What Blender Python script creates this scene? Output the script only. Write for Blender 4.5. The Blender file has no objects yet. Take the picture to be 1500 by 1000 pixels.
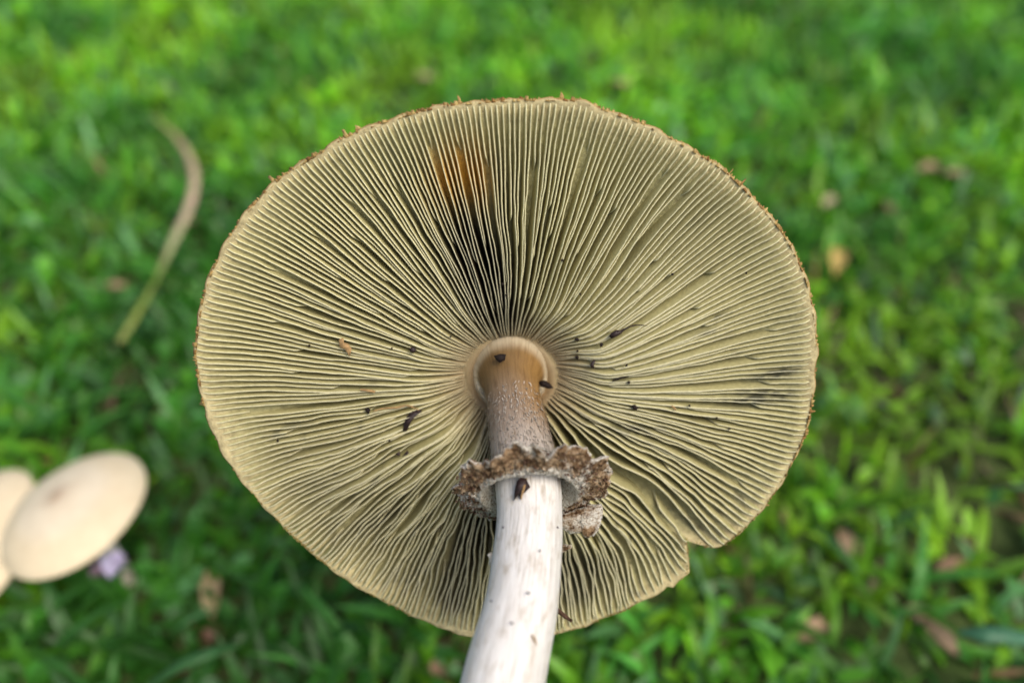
import bpy, math, random
import numpy as np
from mathutils import Vector, Matrix
from mathutils import noise as mn

random.seed(7)
rng = np.random.default_rng(7)
S = bpy.context.scene
COL = S.collection
PI = math.pi
rad = math.radians

# ------------------------------------------------------------------ camera
CAM_H, PITCH, LENS = 0.45, 45.0, 28.0
FPX = 1500 * LENS / 36.0
cd = bpy.data.cameras.new('camera')
cam = bpy.data.objects.new('camera', cd)
COL.objects.link(cam)
cam.location = (0, 0, CAM_H)
cam.rotation_euler = (rad(90 - PITCH), 0, 0)
cd.lens = LENS
cd.sensor_width = 36
cd.clip_start = 0.01
cd.clip_end = 2000
cd.dof.use_dof = True
cd.dof.focus_distance = 0.236
cd.dof.aperture_fstop = 28 / 7.3
S.camera = cam
RC = Matrix.Rotation(rad(90 - PITCH), 3, 'X')

# ------------------------------------------------------------------ light
SUN_EL, SUN_AZ = 58.0, 132.0          # azimuth clockwise from +Y
w = bpy.data.worlds.new('World')
S.world = w
w.use_nodes = True
nt = w.node_tree
sky = nt.nodes.new('ShaderNodeTexSky')
sky.sky_type = 'NISHITA'
sky.sun_disc = False
sky.sun_elevation = rad(SUN_EL)
sky.sun_rotation = rad(SUN_AZ)
sky.air_density = 1.0
sky.dust_density = 4.0
sky.ozone_density = 0.6
nt.links.new(sky.outputs[0], nt.nodes['Background'].inputs[0])
nt.nodes['Background'].inputs[1].default_value = 0.13
ld = bpy.data.lights.new('sun', 'SUN')
ld.energy = 1.45
ld.angle = rad(35)
ld.color = (1.0, 0.95, 0.86)
sun = bpy.data.objects.new('sun', ld)
COL.objects.link(sun)
sd = Vector((math.sin(rad(SUN_AZ)) * math.cos(rad(SUN_EL)), math.cos(rad(SUN_AZ)) * math.cos(rad(SUN_EL)), math.sin(rad(SUN_EL))))
sun.rotation_euler = sd.to_track_quat('Z', 'Y').to_euler()
sun.location = sd * 3
S.view_settings.view_transform = 'Standard'
S.view_settings.look = 'None'
S.view_settings.gamma = 1
S.view_settings.exposure = 0.62
S.render.engine = 'CYCLES'

# ------------------------------------------------------------------ helpers
def c2w(v):
    return RC @ Vector(v) + Vector((0, 0, CAM_H))

def pxcam(px, py, depth):
    """point of the photograph (1500 px wide) at a depth along the optical axis, camera frame"""
    return Vector(((px - 750) * depth / FPX, (500 - py) * depth / FPX, -depth))

def ground_at(px, py, h=0.0):
    d = RC @ Vector(((px - 750) / FPX, (500 - py) / FPX, -1))
    t = (h - CAM_H) / d.z
    return Vector((d.x * t, d.y * t, h))

def vnoise(x, y, seed=0):
    x = np.asarray(x, float); y = np.asarray(y, float)
    xi = np.floor(x).astype(np.int64); yi = np.floor(y).astype(np.int64)
    fx = x - xi; fy = y - yi
    fx = fx * fx * (3 - 2 * fx); fy = fy * fy * (3 - 2 * fy)
    def h(a, b):
        n = (a * 374761393 + b * 668265263 + seed * 1442695041) & 0xffffffff
        n = ((n ^ (n >> 13)) * 1274126177) & 0xffffffff
        return ((n ^ (n >> 16)) & 0xffff) / 65535.0
    return (h(xi, yi) * (1 - fx) * (1 - fy) + h(xi + 1, yi) * fx * (1 - fy) + h(xi, yi + 1) * (1 - fx) * fy + h(xi + 1, yi + 1) * fx * fy)

def fbm(x, y, seed=0, o=3):
    s = 0; a = .5; t = 0
    for k in range(o):
        s = s + a * vnoise(np.asarray(x) * 2 ** k, np.asarray(y) * 2 ** k, seed + k * 17); t += a; a *= .5
    return s / t

def sstep(a, b, x):
    t = np.clip((np.asarray(x, float) - a) / (b - a), 0, 1)
    return t * t * (3 - 2 * t)

def mesh_np(name, verts, quads, mat, cols=None, uvs=None, smooth=True, tris=None):
    """verts (n,3); quads (m,4); cols per vertex (n,3); uvs per vertex (n,2)"""
    me = bpy.data.meshes.new(name)
    verts = np.asarray(verts, np.float32)
    loops = []; starts = []; tot = []
    p = 0
    if quads is not None and len(quads):
        q = np.asarray(quads, np.int32); loops.append(q.ravel()); starts.append(np.arange(len(q)) * 4); tot.append(np.full(len(q), 4)); p = len(q) * 4
    if tris is not None and len(tris):
        q = np.asarray(tris, np.int32); loops.append(q.ravel()); starts.append(p + np.arange(len(q)) * 3); tot.append(np.full(len(q), 3))
    loops = np.concatenate(loops); starts = np.concatenate(starts); tot = np.concatenate(tot)
    me.vertices.add(len(verts)); me.vertices.foreach_set('co', verts.ravel())
    me.loops.add(len(loops)); me.loops.foreach_set('vertex_index', loops.astype(np.int32))
    me.polygons.add(len(starts)); me.polygons.foreach_set('loop_start', starts.astype(np.int32))
    me.polygons.foreach_set('loop_total', tot.astype(np.int32))
    if smooth: me.polygons.foreach_set('use_smooth', np.ones(len(starts), bool))
    me.update(calc_edges=True)
    if cols is not None:
        ca = me.color_attributes.new('Col', 'FLOAT_COLOR', 'POINT')
        c = np.ones((len(verts), 4), np.float32); c[:, :3] = cols
        ca.data.foreach_set('color', c.ravel())
    if uvs is not None:
        ul = me.uv_layers.new(name='uv')
        ul.data.foreach_set('uv', np.asarray(uvs, np.float32)[loops].ravel())
    me.validate()
    if mat: me.materials.append(mat)
    return me

def add(name, me, parent=None, **props):
    o = bpy.data.objects.new(name, me)
    COL.objects.link(o)
    if parent: o.parent = parent
    for k, v in props.items(): o[k] = v
    return o

def thing(name, loc, label, category, group=None):
    o = bpy.data.objects.new(name, None)
    COL.objects.link(o)
    o.location = loc
    o.empty_display_size = .02
    o['label'] = label; o['category'] = category
    if group: o['group'] = group
    return o

def grid_quads(nu, nv, wrap_u=False, wrap_v=False):
    q = []
    for i in range(nu if wrap_u else nu - 1):
        for j in range(nv if wrap_v else nv - 1):
            a = i * nv + j; b = ((i + 1) % nu) * nv + j
            c = ((i + 1) % nu) * nv + (j + 1) % nv; d = i * nv + (j + 1) % nv
            q.append((a, b, c, d))
    return q

# ------------------------------------------------------------------ materials
class Mat:
    def __init__(s, name, rough=.7, spec=.3):
        s.m = bpy.data.materials.new(name); s.m.use_nodes = True
        s.t = s.m.node_tree; s.b = s.t.nodes['Principled BSDF']; s.out = s.t.nodes['Material Output']
        s.b.inputs['Roughness'].default_value = rough
        s.b.inputs['Specular IOR Level'].default_value = spec
    def n(s, kind, **kw):
        nd = s.t.nodes.new(kind)
        for k, v in kw.items():
            if k.startswith('i_'):
                key = k[2:].replace('_', ' ')
                nd.inputs[key].default_value = v
            else: setattr(nd, k, v)
        return nd
    def l(s, a, b): s.t.links.new(a, b)
    def noise(s, vec, scale, detail=4, rough=.6):
        nd = s.n('ShaderNodeTexNoise'); nd.inputs['Scale'].default_value = scale
        nd.inputs['Detail'].default_value = detail; nd.inputs['Roughness'].default_value = rough
        s.l(vec, nd.inputs['Vector']); return nd.outputs['Fac']
    def ramp(s, fac, stops):
        nd = s.n('ShaderNodeValToRGB'); e = nd.color_ramp.elements
        while len(e) < len(stops): e.new(.5)
        for k, (p, c) in enumerate(stops):
            e[k].position = p; e[k].color = (c[0], c[1], c[2], 1)
        s.l(fac, nd.inputs[0]); return nd.outputs[0]
    def mix(s, fac, a, b, mode='MIX'):
        nd = s.n('ShaderNodeMix'); nd.data_type = 'RGBA'; nd.blend_type = mode
        for sock, v in ((nd.inputs[0], fac), (nd.inputs[6], a), (nd.inputs[7], b)):
            if hasattr(v, 'links'): s.l(v, sock)
            elif isinstance(v, (int, float)): sock.default_value = v
            else: sock.default_value = (v[0], v[1], v[2], 1)
        return nd.outputs[2]
    def col(s):
        return s.n('ShaderNodeAttribute', attribute_name='Col').outputs['Color']
    def obj(s): return s.n('ShaderNodeTexCoord').outputs['Object']
    def uv(s): return s.n('ShaderNodeTexCoord').outputs['UV']
    def mapping(s, vec, sc):
        nd = s.n('ShaderNodeMapping'); nd.inputs['Scale'].default_value = sc; s.l(vec, nd.inputs['Vector']); return nd.outputs[0]
    def bump(s, h, strength, dist):
        nd = s.n('ShaderNodeBump'); nd.inputs['Strength'].default_value = strength; nd.inputs['Distance'].default_value = dist
        s.l(h, nd.inputs['Height']); s.l(nd.outputs[0], s.b.inputs['Normal']); return nd
    def base(s, c):
        if hasattr(c, 'links'): s.l(c, s.b.inputs['Base Color'])
        else: s.b.inputs['Base Color'].default_value = (*c, 1)
    def translucent(s, c, fac):
        tr = s.n('ShaderNodeBsdfTranslucent'); mx = s.n('ShaderNodeMixShader'); mx.inputs[0].default_value = fac
        if hasattr(c, 'links'): s.l(c, tr.inputs[0])
        else: tr.inputs[0].default_value = (*c, 1)
        s.l(s.b.outputs[0], mx.inputs[1]); s.l(tr.outputs[0], mx.inputs[2]); s.l(mx.outputs[0], s.out.inputs[0])

def mat_gill():
    m = Mat('gill_flesh', .62, .25)
    o = m.obj()
    n1 = m.noise(o, 900, 3)
    c = m.mix(1.0, m.col(), m.ramp(n1, [(.3, (.82, .80, .76)), (.7, (1.08, 1.07, 1.05))]), 'MULTIPLY')
    m.base(c); m.bump(n1, .35, .0003); m.translucent(c, .08)
    return m.m

def mat_stem():
    m = Mat('stem_skin', .5, .35)
    u = m.uv()
    f1 = m.noise(m.mapping(u, (120, 5, 1)), 1.0, 6, .65)
    f2 = m.noise(m.mapping(u, (22, 9.0, 1)), 1.0, 4, .6)
    f3 = m.noise(m.mapping(u, (190, 14, 1)), 1.0, 3, .6)
    c = m.mix(1.0, m.col(), m.ramp(f1, [(.30, (.58, .54, .49)), (.44, (.86, .84, .82)), (.6, (1.03, 1.03, 1.03))]), 'MULTIPLY')
    c = m.mix(1.0, c, m.ramp(f2, [(.30, (.72, .66, .58)), (.48, (1, 1, 1))]), 'MULTIPLY')
    c = m.mix(1.0, c, m.ramp(f3, [(.3, (.88, .87, .85)), (.6, (1.03, 1.03, 1.03))]), 'MULTIPLY')
    m.base(c); m.bump(m.mix(.4, f1, f3), .55, .0006)
    m.b.inputs['Subsurface Weight'].default_value = .08
    m.b.inputs['Subsurface Radius'].default_value = (1, .7, .4)
    m.b.inputs['Subsurface Scale'].default_value = .002
    return m.m

def mat_flesh(name, rough=.65, sc=700, lo=.75, hi=1.1, b=.5, bd=.0006):
    m = Mat(name, rough, .2)
    n1 = m.noise(m.obj(), sc, 6, .65)
    c = m.mix(1.0, m.col(), m.ramp(n1, [(.3, (lo, lo * .97, lo * .93)), (.7, (hi, hi, hi))]), 'MULTIPLY')
    m.base(c); m.bump(n1, b, bd)
    return m.m

def mat_ring():
    m = Mat('ring_skin', .85, .1)
    o = m.obj()
    v = m.n('ShaderNodeTexVoronoi'); v.inputs['Scale'].default_value = 620; m.l(o, v.inputs['Vector'])
    n1 = m.noise(o, 420, 6, .7); n2 = m.noise(o, 1500, 4, .6); n3 = m.noise(o, 180, 3, .6)
    sc = m.ramp(n1, [(.40, (1, 1, 1)), (.56, (.30, .17, .085)), (.68, (.10, .045, .02))])
    attr = m.n('ShaderNodeAttribute', attribute_name='Col')
    sep = m.n('ShaderNodeSeparateColor'); m.l(attr.outputs['Color'], sep.inputs[0])
    # R = brownness
    brown = m.ramp(n1, [(.36, (.44, .32, .20)), (.47, (.30, .20, .11)), (.56, (.17, .10, .05)), (.66, (.04, .02, .012))])
    cream = m.ramp(n2, [(.35, (.28, .22, .15)), (.5, (.56, .51, .42)), (.65, (.66, .63, .55))])
    mth = m.n('ShaderNodeMath', operation='ADD'); m.l(sep.outputs[0], mth.inputs[0])
    s2 = m.n('ShaderNodeMath', operation='MULTIPLY_ADD'); m.l(n1, s2.inputs[0]); s2.inputs[1].default_value = 3.6; s2.inputs[2].default_value = -1.85
    s3 = m.n('ShaderNodeMath', operation='MULTIPLY_ADD'); m.l(n3, s3.inputs[0]); s3.inputs[1].default_value = 5.0; s3.inputs[2].default_value = -2.55
    s4 = m.n('ShaderNodeMath', operation='ADD'); m.l(s2.outputs[0], s4.inputs[0]); m.l(s3.outputs[0], s4.inputs[1])
    m.l(s4.outputs[0], mth.inputs[1]); mth.use_clamp = True
    c = m.mix(mth.outputs[0], cream, brown)
    m.base(c)
    ad = m.n('ShaderNodeMath', operation='ADD'); m.l(n2, ad.inputs[0]); m.l(n1, ad.inputs[1])
    m.bump(ad.outputs[0], .9, .0012)
    return m.m

def mat_leafy(name, tr=.3, rough=.45, spec=.4):
    m = Mat(name, rough, spec)
    n1 = m.noise(m.obj(), 160, 3)
    c = m.mix(1.0, m.col(), m.ramp(n1, [(.3, (.78, .82, .75)), (.7, (1.12, 1.1, 1.1))]), 'MULTIPLY')
    m.base(c); m.translucent(c, tr); m.bump(n1, .2, .002)
    return m.m

def mat_soil():
    m = Mat('lawn_soil', .95, .1)
    o = m.obj()
    a = m.noise(o, 9, 6, .65); b = m.noise(o, 60, 5, .7); d = m.noise(o, 1.3, 3)
    soil = m.ramp(b, [(.3, (.018, .012, .008)), (.55, (.075, .05, .032)), (.75, (.17, .12, .08))])
    green = m.ramp(b, [(.3, (.015, .045, .008)), (.6, (.05, .14, .02)), (.8, (.09, .2, .04))])
    g = m.n('ShaderNodeNewGeometry'); ln = m.n('ShaderNodeVectorMath', operation='LENGTH'); m.l(g.outputs['Position'], ln.inputs[0])
    mr = m.n('ShaderNodeMapRange'); mr.inputs[1].default_value = 2.0; mr.inputs[2].default_value = 4.5; m.l(ln.outputs['Value'], mr.inputs[0])
    ad = m.n('ShaderNodeMath', operation='MULTIPLY_ADD'); m.l(a, ad.inputs[0]); ad.inputs[1].default_value = .9; m.l(mr.outputs[0], ad.inputs[2])
    ad.use_clamp = True
    c = m.mix(ad.outputs[0], soil, green); m.base(c); m.bump(b, 1.0, .01)
    return m.m

def mat_plain(name, c, rough=.8, sc=800, spec=.2):
    m = Mat(name, rough, spec)
    n1 = m.noise(m.obj(), sc, 4, .6)
    m.base(m.ramp(n1, [(.3, tuple(x * .55 for x in c)), (.7, tuple(min(1, x * 1.35) for x in c))])); m.bump(n1, .7, .0006)
    return m.m

M_GILL, M_STEM, M_RING = mat_gill(), mat_stem(), mat_ring()
M_CAP = mat_flesh('cap_skin', .8, 500, .6, 1.15, .8, .001)
M_COLLAR = mat_flesh('collar_flesh', .5, 600, .85, 1.08, .3, .0004)
M_GRASS = mat_leafy('grass_blade', .50, .40, .5)
M_DRY = mat_leafy('dry_leaf', .15, .8, .2)
M_PALE = mat_flesh('pale_cap_skin', .55, 120, .92, 1.05, .2, .001)
M_SOIL = mat_soil()
M_BARK = mat_plain('dark_bark', (.02, .008, .006), .5, 900, .4)
M_SPECK = mat_plain('soil_crumb', (.014, .008, .006), .7, 1500)
M_TAN = mat_plain('tan_fibre', (.34, .21, .09), .8, 1200)
M_TWIG = mat_plain('twig_bark', (.11, .06, .038), .8, 1200)
M_WHITE = mat_plain('white_fluff', (.62, .56, .45), .9, 1500)
M_PETAL = mat_leafy('lilac_petal', .25, .6, .2)

# ------------------------------------------------------------------ ground
gx = np.concatenate([-np.geomspace(400, 2.2, 14), np.linspace(-2, 2, 90), np.geomspace(2.2, 400, 14)])
gy = np.concatenate([-np.geomspace(400, 1.2, 14), np.linspace(-1, 3, 90), np.geomspace(3.2, 400, 14)])
def gz(x, y):
    f = 1 - sstep(2.0, 3.5, np.hypot(np.asarray(x), np.asarray(y) - 1))
    return (fbm(np.asarray(x) * 3.1 + 40, np.asarray(y) * 3.1 + 40, 3) - .5) * .03 * f
XX, YY = np.meshgrid(gx, gy, indexing='ij')
gv = np.stack([XX.ravel(), YY.ravel(), gz(XX.ravel(), YY.ravel())], 1)
add('ground', mesh_np('ground', gv, grid_quads(len(gx), len(gy)), M_SOIL), kind='structure')

# ------------------------------------------------------------------ grass
def blades(n, xy, length, width, lean_max, greens, seg=4, curl=1.0, base_h=0.0, flat=None):
    """n blades as one arrays bundle"""
    x, y = xy
    az = rng.uniform(0, 2 * PI, n)
    lean0 = rng.uniform(.05, lean_max, n)
    bend = rng.uniform(.3, 1.5, n) * curl
    L = length; W = width
    dirx, diry = np.cos(az), np.sin(az)
    tw = az + PI / 2 + rng.uniform(-.5, .5, n)
    sx, sy = np.cos(tw), np.sin(tw)
    px = x.copy(); py = y.copy(); pz = gz(x, y) - .002 + base_h
    V = np.zeros((n, seg + 1, 3, 3)); C = np.zeros((n, seg + 1, 3, 3))
    for k in range(seg + 1):
        t = k / seg
        wd = W * (np.sin(PI * min(.999, (.22 + .78 * t))) ** .7 if flat is None else np.sin(PI * min(.97, .08 + .9 * t)) ** .6)
        if k == seg: wd = W * .04
        V[:, k, 0] = np.stack([px - sx * wd / 2, py - sy * wd / 2, pz + wd * .15], 1)
        V[:, k, 1] = np.stack([px, py, pz], 1)
        V[:, k, 2] = np.stack([px + sx * wd / 2, py + sy * wd / 2, pz + wd * .15], 1)
        for j in range(3): C[:, k, j] = greens * (.92 if j == 1 else 1.0)
        a = lean0 + bend * t
        px = px + dirx * np.sin(a) * L / seg; py = py + diry * np.sin(a) * L / seg
        pz = np.maximum(pz + np.cos(a) * L / seg, gz(x, y) + .003 + base_h * .3)
    idx = np.arange(n)[:, None, None] * (seg + 1) * 3
    q = []
    for k in range(seg):
        for j in range(2):
            a = k * 3 + j
            q.append([a, a + 1, a + 4, a + 3])
    q = np.array(q)[None] + idx
    return V.reshape(-1, 3), q.reshape(-1, 4), C.reshape(-1, 3)

def colours(n, x, y, kind='grass'):
    hue = fbm(x * 7 + 11, y * 7 + 3, 5)[:, None]; r = rng.uniform(0, 1, (n, 1)); v = rng.uniform(.6, 1.3, (n, 1)) * (.70 + .42 * sstep(.25, .9, y))[:, None]  # near shade and brighter far light are put into the blade colours
    lime = np.array([.27, .54, .02]); mid = np.array([.16, .45, .022]); deep = np.array([.075, .29, .030]); blue = np.array([.17, .42, .14])
    t = np.clip((hue - .5) * 3.0 + .5 + (r - .5) * .9, 0, 1)
    c = np.where(t < .5, deep + (mid - deep) * t * 2, mid + (lime - mid) * (t - .5) * 2)
    c = np.where(rng.uniform(0, 1, (n, 1)) < .12, blue, c)
    pb = fbm(x * 26 + 3, y * 26 + 1, 61, 2)
    return c * v * (.74 + .58 * sstep(.3, .72, pb))[:, None]

def scatter(n, x0, x1, y0, y1, dens):
    x = rng.uniform(x0, x1, n); y = rng.uniform(y0, y1, n)
    keep = rng.uniform(0, 1, n) < dens(x, y)
    return x[keep], y[keep]

def bare(x, y):
    b = fbm(x * 6.5 + 5, y * 6.5 + 9, 21, 3)
    near = 1 - sstep(.25, .75, y)                 # worn, thin lawn near the mushroom, denser farther on
    thr = .60 + .24 * (1 - near) + .12 * (1 - sstep(-.15, .1, x))
    d = 1 - .88 * sstep(thr, thr + .09, b)
    # ground left of the pale mushrooms stays in long grass, right foreground is worn
    d2 = 1 - .40 * near * sstep(-.1, .35, x)
    return np.clip(d * d2, .12, 1)

PARTS = []
x, y = scatter(80000, -1.5, 1.5, -.2, 2.0, lambda x, y: bare(x, y))
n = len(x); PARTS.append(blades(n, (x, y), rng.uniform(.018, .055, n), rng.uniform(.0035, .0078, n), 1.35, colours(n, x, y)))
x, y = scatter(40000, -1.4, 1.4, -.1, 2.0, lambda x, y: bare(x, y) * sstep(.3, .6, fbm(x * 9, y * 9, 77)))
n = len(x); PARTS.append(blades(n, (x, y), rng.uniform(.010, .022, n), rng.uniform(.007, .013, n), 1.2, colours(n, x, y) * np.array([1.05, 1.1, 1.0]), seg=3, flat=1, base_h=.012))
x, y = scatter(30000, -3.5, 3.5, -2.0, 5.5, lambda x, y: 1 - ((np.abs(x) < 1.4) & (y > -.2) & (y < 2.0)))
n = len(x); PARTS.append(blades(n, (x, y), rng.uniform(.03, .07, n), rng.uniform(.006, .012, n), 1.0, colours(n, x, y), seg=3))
# dead, straw coloured blades lying low
x, y = scatter(9000, -1.3, 1.3, -.1, 1.9, lambda x, y: .25 + .75 * (1 - bare(x, y)))
n = len(x); dc = np.array([.30, .20, .11]) * rng.uniform(.35, 1.35, (n, 1)) * (1 + .25 * rng.uniform(-1, 1, (n, 3)))
PARTS.append(blades(n, (x, y), rng.uniform(.015, .05, n), rng.uniform(.002, .006, n), 1.9, dc, seg=3, curl=.6))
off = 0; VV, QQ, CC = [], [], []
for v, q, c in PARTS:
    VV.append(v); QQ.append(q + off); CC.append(c); off += len(v)
add('grass', mesh_np('grass', np.concatenate(VV), np.concatenate(QQ), M_GRASS, np.concatenate(CC)), kind='stuff',
    label='short bright green lawn grass and small leaves out of focus', category='grass')

# ------------------------------------------------------------------ big mushroom: frames
TILT = rad(14)
HUB_C = pxcam(749, 553, .264)
N_C = Vector((0, -math.sin(TILT), math.cos(TILT)))
Y_C = Vector((0, math.cos(TILT), math.sin(TILT)))
X_C = Vector((1, 0, 0))
RIMZ = .0200

def px_local(px, py, z=RIMZ):
    d = Vector(((px - 750) / FPX, (500 - py) / FPX, -1))
    p0 = HUB_C + N_C * z
    t = p0.dot(N_C) / d.dot(N_C)
    p = d * t - HUB_C
    return p.dot(X_C), p.dot(Y_C)

def local_px(x, y, z):
    p = HUB_C + X_C * x + Y_C * y + N_C * z
    return 750 + FPX * p.x / -p.z, 500 - FPX * p.y / -p.z

OUT = [(700,152),(745,149),(800,148),(850,149),(870,157),(900,168),(940,182),(985,205),(1020,225),(1060,250),(1090,278),(1120,310),(1145,340),(1165,375),(1180,410),(1190,450),(1195,500),(1192,550),(1187,600),(1180,635),(1165,668),(1145,705),(1120,740),(1095,770),(1070,792),(1055,803),(1035,801),(1016,795),(1004,790),(1007,805),(1008,836),(985,858),(975,856),(960,872),(935,880),(918,893),(890,902),(860,915),(830,924),(790,929),(740,931),(700,930),(670,926),(640,915),(600,900),(560,878),(520,856),(480,828),(440,795),(405,760),(370,722),(345,690),(322,650),(305,610),(292,560),(286,520),(290,480),(297,440),(310,400),(330,360),(352,325),(380,293),(410,262),(440,242),(475,222),(500,205),(540,188),(580,175),(620,163),(660,155)]
ol = np.array([px_local(*p) for p in OUT])
oa = np.arctan2(ol[:, 1], ol[:, 0]); orr = np.hypot(ol[:, 0], ol[:, 1])
o_ = np.argsort(oa); oa = oa[o_]; orr = orr[o_]
oa3 = np.concatenate([oa - 2 * PI, oa, oa + 2 * PI]); or3 = np.tile(orr, 3)
def Rim(th):
    th = np.asarray(th, float)
    th = np.arctan2(np.sin(th), np.cos(th))
    return np.interp(th, oa3, or3)
print('rim radius', orr.min(), orr.max())

mush = thing('large_mushroom', c2w(HUB_C), 'large upturned mushroom with cream radiating gills, brown scaly ring and white stem', 'mushroom')
HW = c2w(HUB_C)
XW, YW, NW = RC @ X_C, RC @ Y_C, RC @ N_C
BASIS = np.array([XW, YW, NW])
def loc2w(p):
    """cap-local (n,3) -> relative to the thing's origin, world axes"""
    return np.asarray(p, float) @ BASIS

def zroot(u): return .0195 * u ** 2.1 + .0005
def gdepth(u):
    return .0105 * sstep(.10, .34, u) ** .8 * (1 - .84 * sstep(.35, 1.0, u) ** 1.25) + .0003

# fold in the lower right of the cap
FX, FY = px_local(892, 668, .010)
def warp(x, y):
    dx, dy = x - FX, y - FY
    ca, sa = math.cos(rad(-35)), math.sin(rad(-35))
    a = (dx * ca + dy * sa); b = (-dx * sa + dy * ca)
    d = np.sqrt((a / .022) ** 2 + (b / .014) ** 2)
    f = .0036 * np.exp(-d ** 2 * .55) * np.tanh(b / .003)
    x = x - sa * f; y = y + ca * f
    # pinch near the stem, lower left
    return x, y

def stains_and_shade(px, py, th, u, row):
    """colour of the gill faces: cream with own marks, plus painted glow and gap shade"""
    n_ = len(px)
    c = np.tile(np.array([.435, .40, .19]), (n_, 1))
    big = fbm(px / 170 + 3, py / 170 + 8, 31)[:, None]
    c *= .88 + .28 * big
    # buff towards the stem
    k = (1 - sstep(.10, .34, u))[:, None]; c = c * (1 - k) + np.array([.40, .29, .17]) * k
    # amber glow of light coming through near the top, painted on the gills
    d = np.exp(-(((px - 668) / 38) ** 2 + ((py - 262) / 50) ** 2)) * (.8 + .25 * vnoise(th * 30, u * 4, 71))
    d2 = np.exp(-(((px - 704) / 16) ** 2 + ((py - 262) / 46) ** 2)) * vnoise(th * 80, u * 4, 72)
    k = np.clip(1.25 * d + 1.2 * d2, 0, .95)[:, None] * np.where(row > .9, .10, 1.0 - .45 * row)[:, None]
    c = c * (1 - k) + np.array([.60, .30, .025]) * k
    # shade in the deep gaps left of the centre line, painted dark brown
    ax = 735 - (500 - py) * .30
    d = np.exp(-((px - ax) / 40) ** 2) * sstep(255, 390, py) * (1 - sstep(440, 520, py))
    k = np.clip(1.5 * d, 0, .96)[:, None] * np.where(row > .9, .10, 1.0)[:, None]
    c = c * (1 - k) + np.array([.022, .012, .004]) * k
    ax = 700 - (py - 760) * .35  # black gaps either side of the lower stem: their shade painted in too
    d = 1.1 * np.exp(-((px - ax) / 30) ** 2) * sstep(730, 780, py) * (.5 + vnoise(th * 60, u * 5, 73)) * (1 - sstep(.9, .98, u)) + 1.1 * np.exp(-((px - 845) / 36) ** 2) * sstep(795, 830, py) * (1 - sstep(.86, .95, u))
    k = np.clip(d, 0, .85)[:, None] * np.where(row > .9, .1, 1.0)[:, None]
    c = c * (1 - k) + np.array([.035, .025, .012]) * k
    # mildew streaks along the gills
    s = fbm(th * 46, u * 11 + 3, 91, 3)
    low = .25 + .75 * sstep(-.2, .8, (py - 480) / 400)
    spots = sstep(.735, .82, s) * low
    def blob(x0, y0, sx, sy, a=0):
        ca, sa = math.cos(rad(a)), math.sin(rad(a)); dx, dy = px - x0, py - y0
        return np.exp(-(((dx * ca + dy * sa) / sx) ** 2 + ((-dx * sa + dy * ca) / sy) ** 2))
    m = 1.3 * blob(1110, 582, 55, 11, -6) + 1.3 * blob(1140, 546, 38, 7, -12) + .8 * blob(925, 628, 40, 9, 5) + .7 * blob(1015, 765, 40, 9, 28) + .6 * blob(600, 845, 70, 25, -30) + .5 * blob(560, 760, 60, 14, -30) + .7 * blob(1050, 465, 20, 3, -18) + .6 * blob(1035, 487, 22, 3, -18) + .6 * blob(1070, 520, 22, 3, -14)
    m = m * (.35 + .9 * sstep(.35, .6, vnoise(px / 5, py / 2.5, 5)))
    fr = .55 * sstep(.90, .99, u) * sstep(600, 820, py) * sstep(.3, .6, vnoise(px / 7, py / 7, 15))
    k = np.clip(spots * .8 + m, 0, .9)[:, None] * np.where(row > .9, .45, 1.0)[:, None]
    c = c * (1 - k) + np.array([.045, .045, .030]) * k
    k = (.60 * (blob(500, 770, 210, 120, 30) + .7 * blob(860, 850, 90, 60)) * (.15 + 1.5 * fbm(th * 14, u * 5, 88)))[:, None]; c = c * (1 - k) + np.array([.17, .155, .075]) * k  # grey-green mottling, with the dimmer light of the lower side painted in
    k = fr[:, None]; c = c * (1 - k) + np.array([.17, .19, .06]) * k
    # pale floury edge
    k = (np.where(row > .9, .85, 0.) * (1 - .6 * sstep(.05, .2, .25 - u)))[:, None]
    c = c * (1 - k) + np.array([.77, .73, .50]) * k
    return c

# angular density: fewer, broader gills in the lower right
NG = 298
tt = np.linspace(-PI, PI, 4001)
dens = 1.0 - .30 * np.exp(-((tt + rad(42)) / rad(20)) ** 2) + .10 * np.exp(-((tt - rad(110)) / rad(50)) ** 2)
cum = np.concatenate([[0], np.cumsum((dens[1:] + dens[:-1]) / 2)]); cum /= cum[-1]
gth = np.interp((np.arange(NG) + .5) / NG, cum, tt)

# cap : flesh + skin
NT = 360
ths = np.linspace(-PI, PI, NT, endpoint=False)
rows = []
us = np.concatenate([np.linspace(.08, .9, 14), [.95, .98, 1.0]])
prof = [('u', u) for u in us]
V = []; C = []
for th in ths:
    R = float(Rim(th)); wv = 1 + .004 * math.sin(th * 53) + .003 * mn.noise(Vector((th * 30, 1, 2)))
    fz = .0012 * mn.noise(Vector((math.cos(th) * 3, math.sin(th) * 3, 4)))
    for u in us:
        V.append((math.cos(th) * R * u * (wv if u > .97 else 1), math.sin(th) * R * u * (wv if u > .97 else 1), float(zroot(u)) + fz * u)); C.append((.42, .37, .19) if u < .97 else (.50, .42, .22))
    # rolled rim and upper skin, going away from the camera
    for (u, z, c) in ((1.0075, RIMZ - .0006, (.34, .21, .07)), (1.004, RIMZ - .0026, (.24, .15, .06)), (.97, RIMZ - .0062, (.46, .36, .24)), (.88, RIMZ - .0125, (.6, .52, .40)), (.7, RIMZ - .021, (.6, .52, .4)), (.5, RIMZ - .028, (.6, .52, .4)), (.3, RIMZ - .033, (.5, .4, .28)), (.12, RIMZ - .036, (.35, .22, .12)), (.0, RIMZ - .037, (.3, .18, .1))):
        V.append((math.cos(th) * R * u * wv, math.sin(th) * R * u * wv, z + fz * u)); C.append(c)
nr = len(us) + 9
px_, py_ = np.array([local_px(*v) for v in V]).T
Va = np.array(V); Ca = np.array(C)
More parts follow.
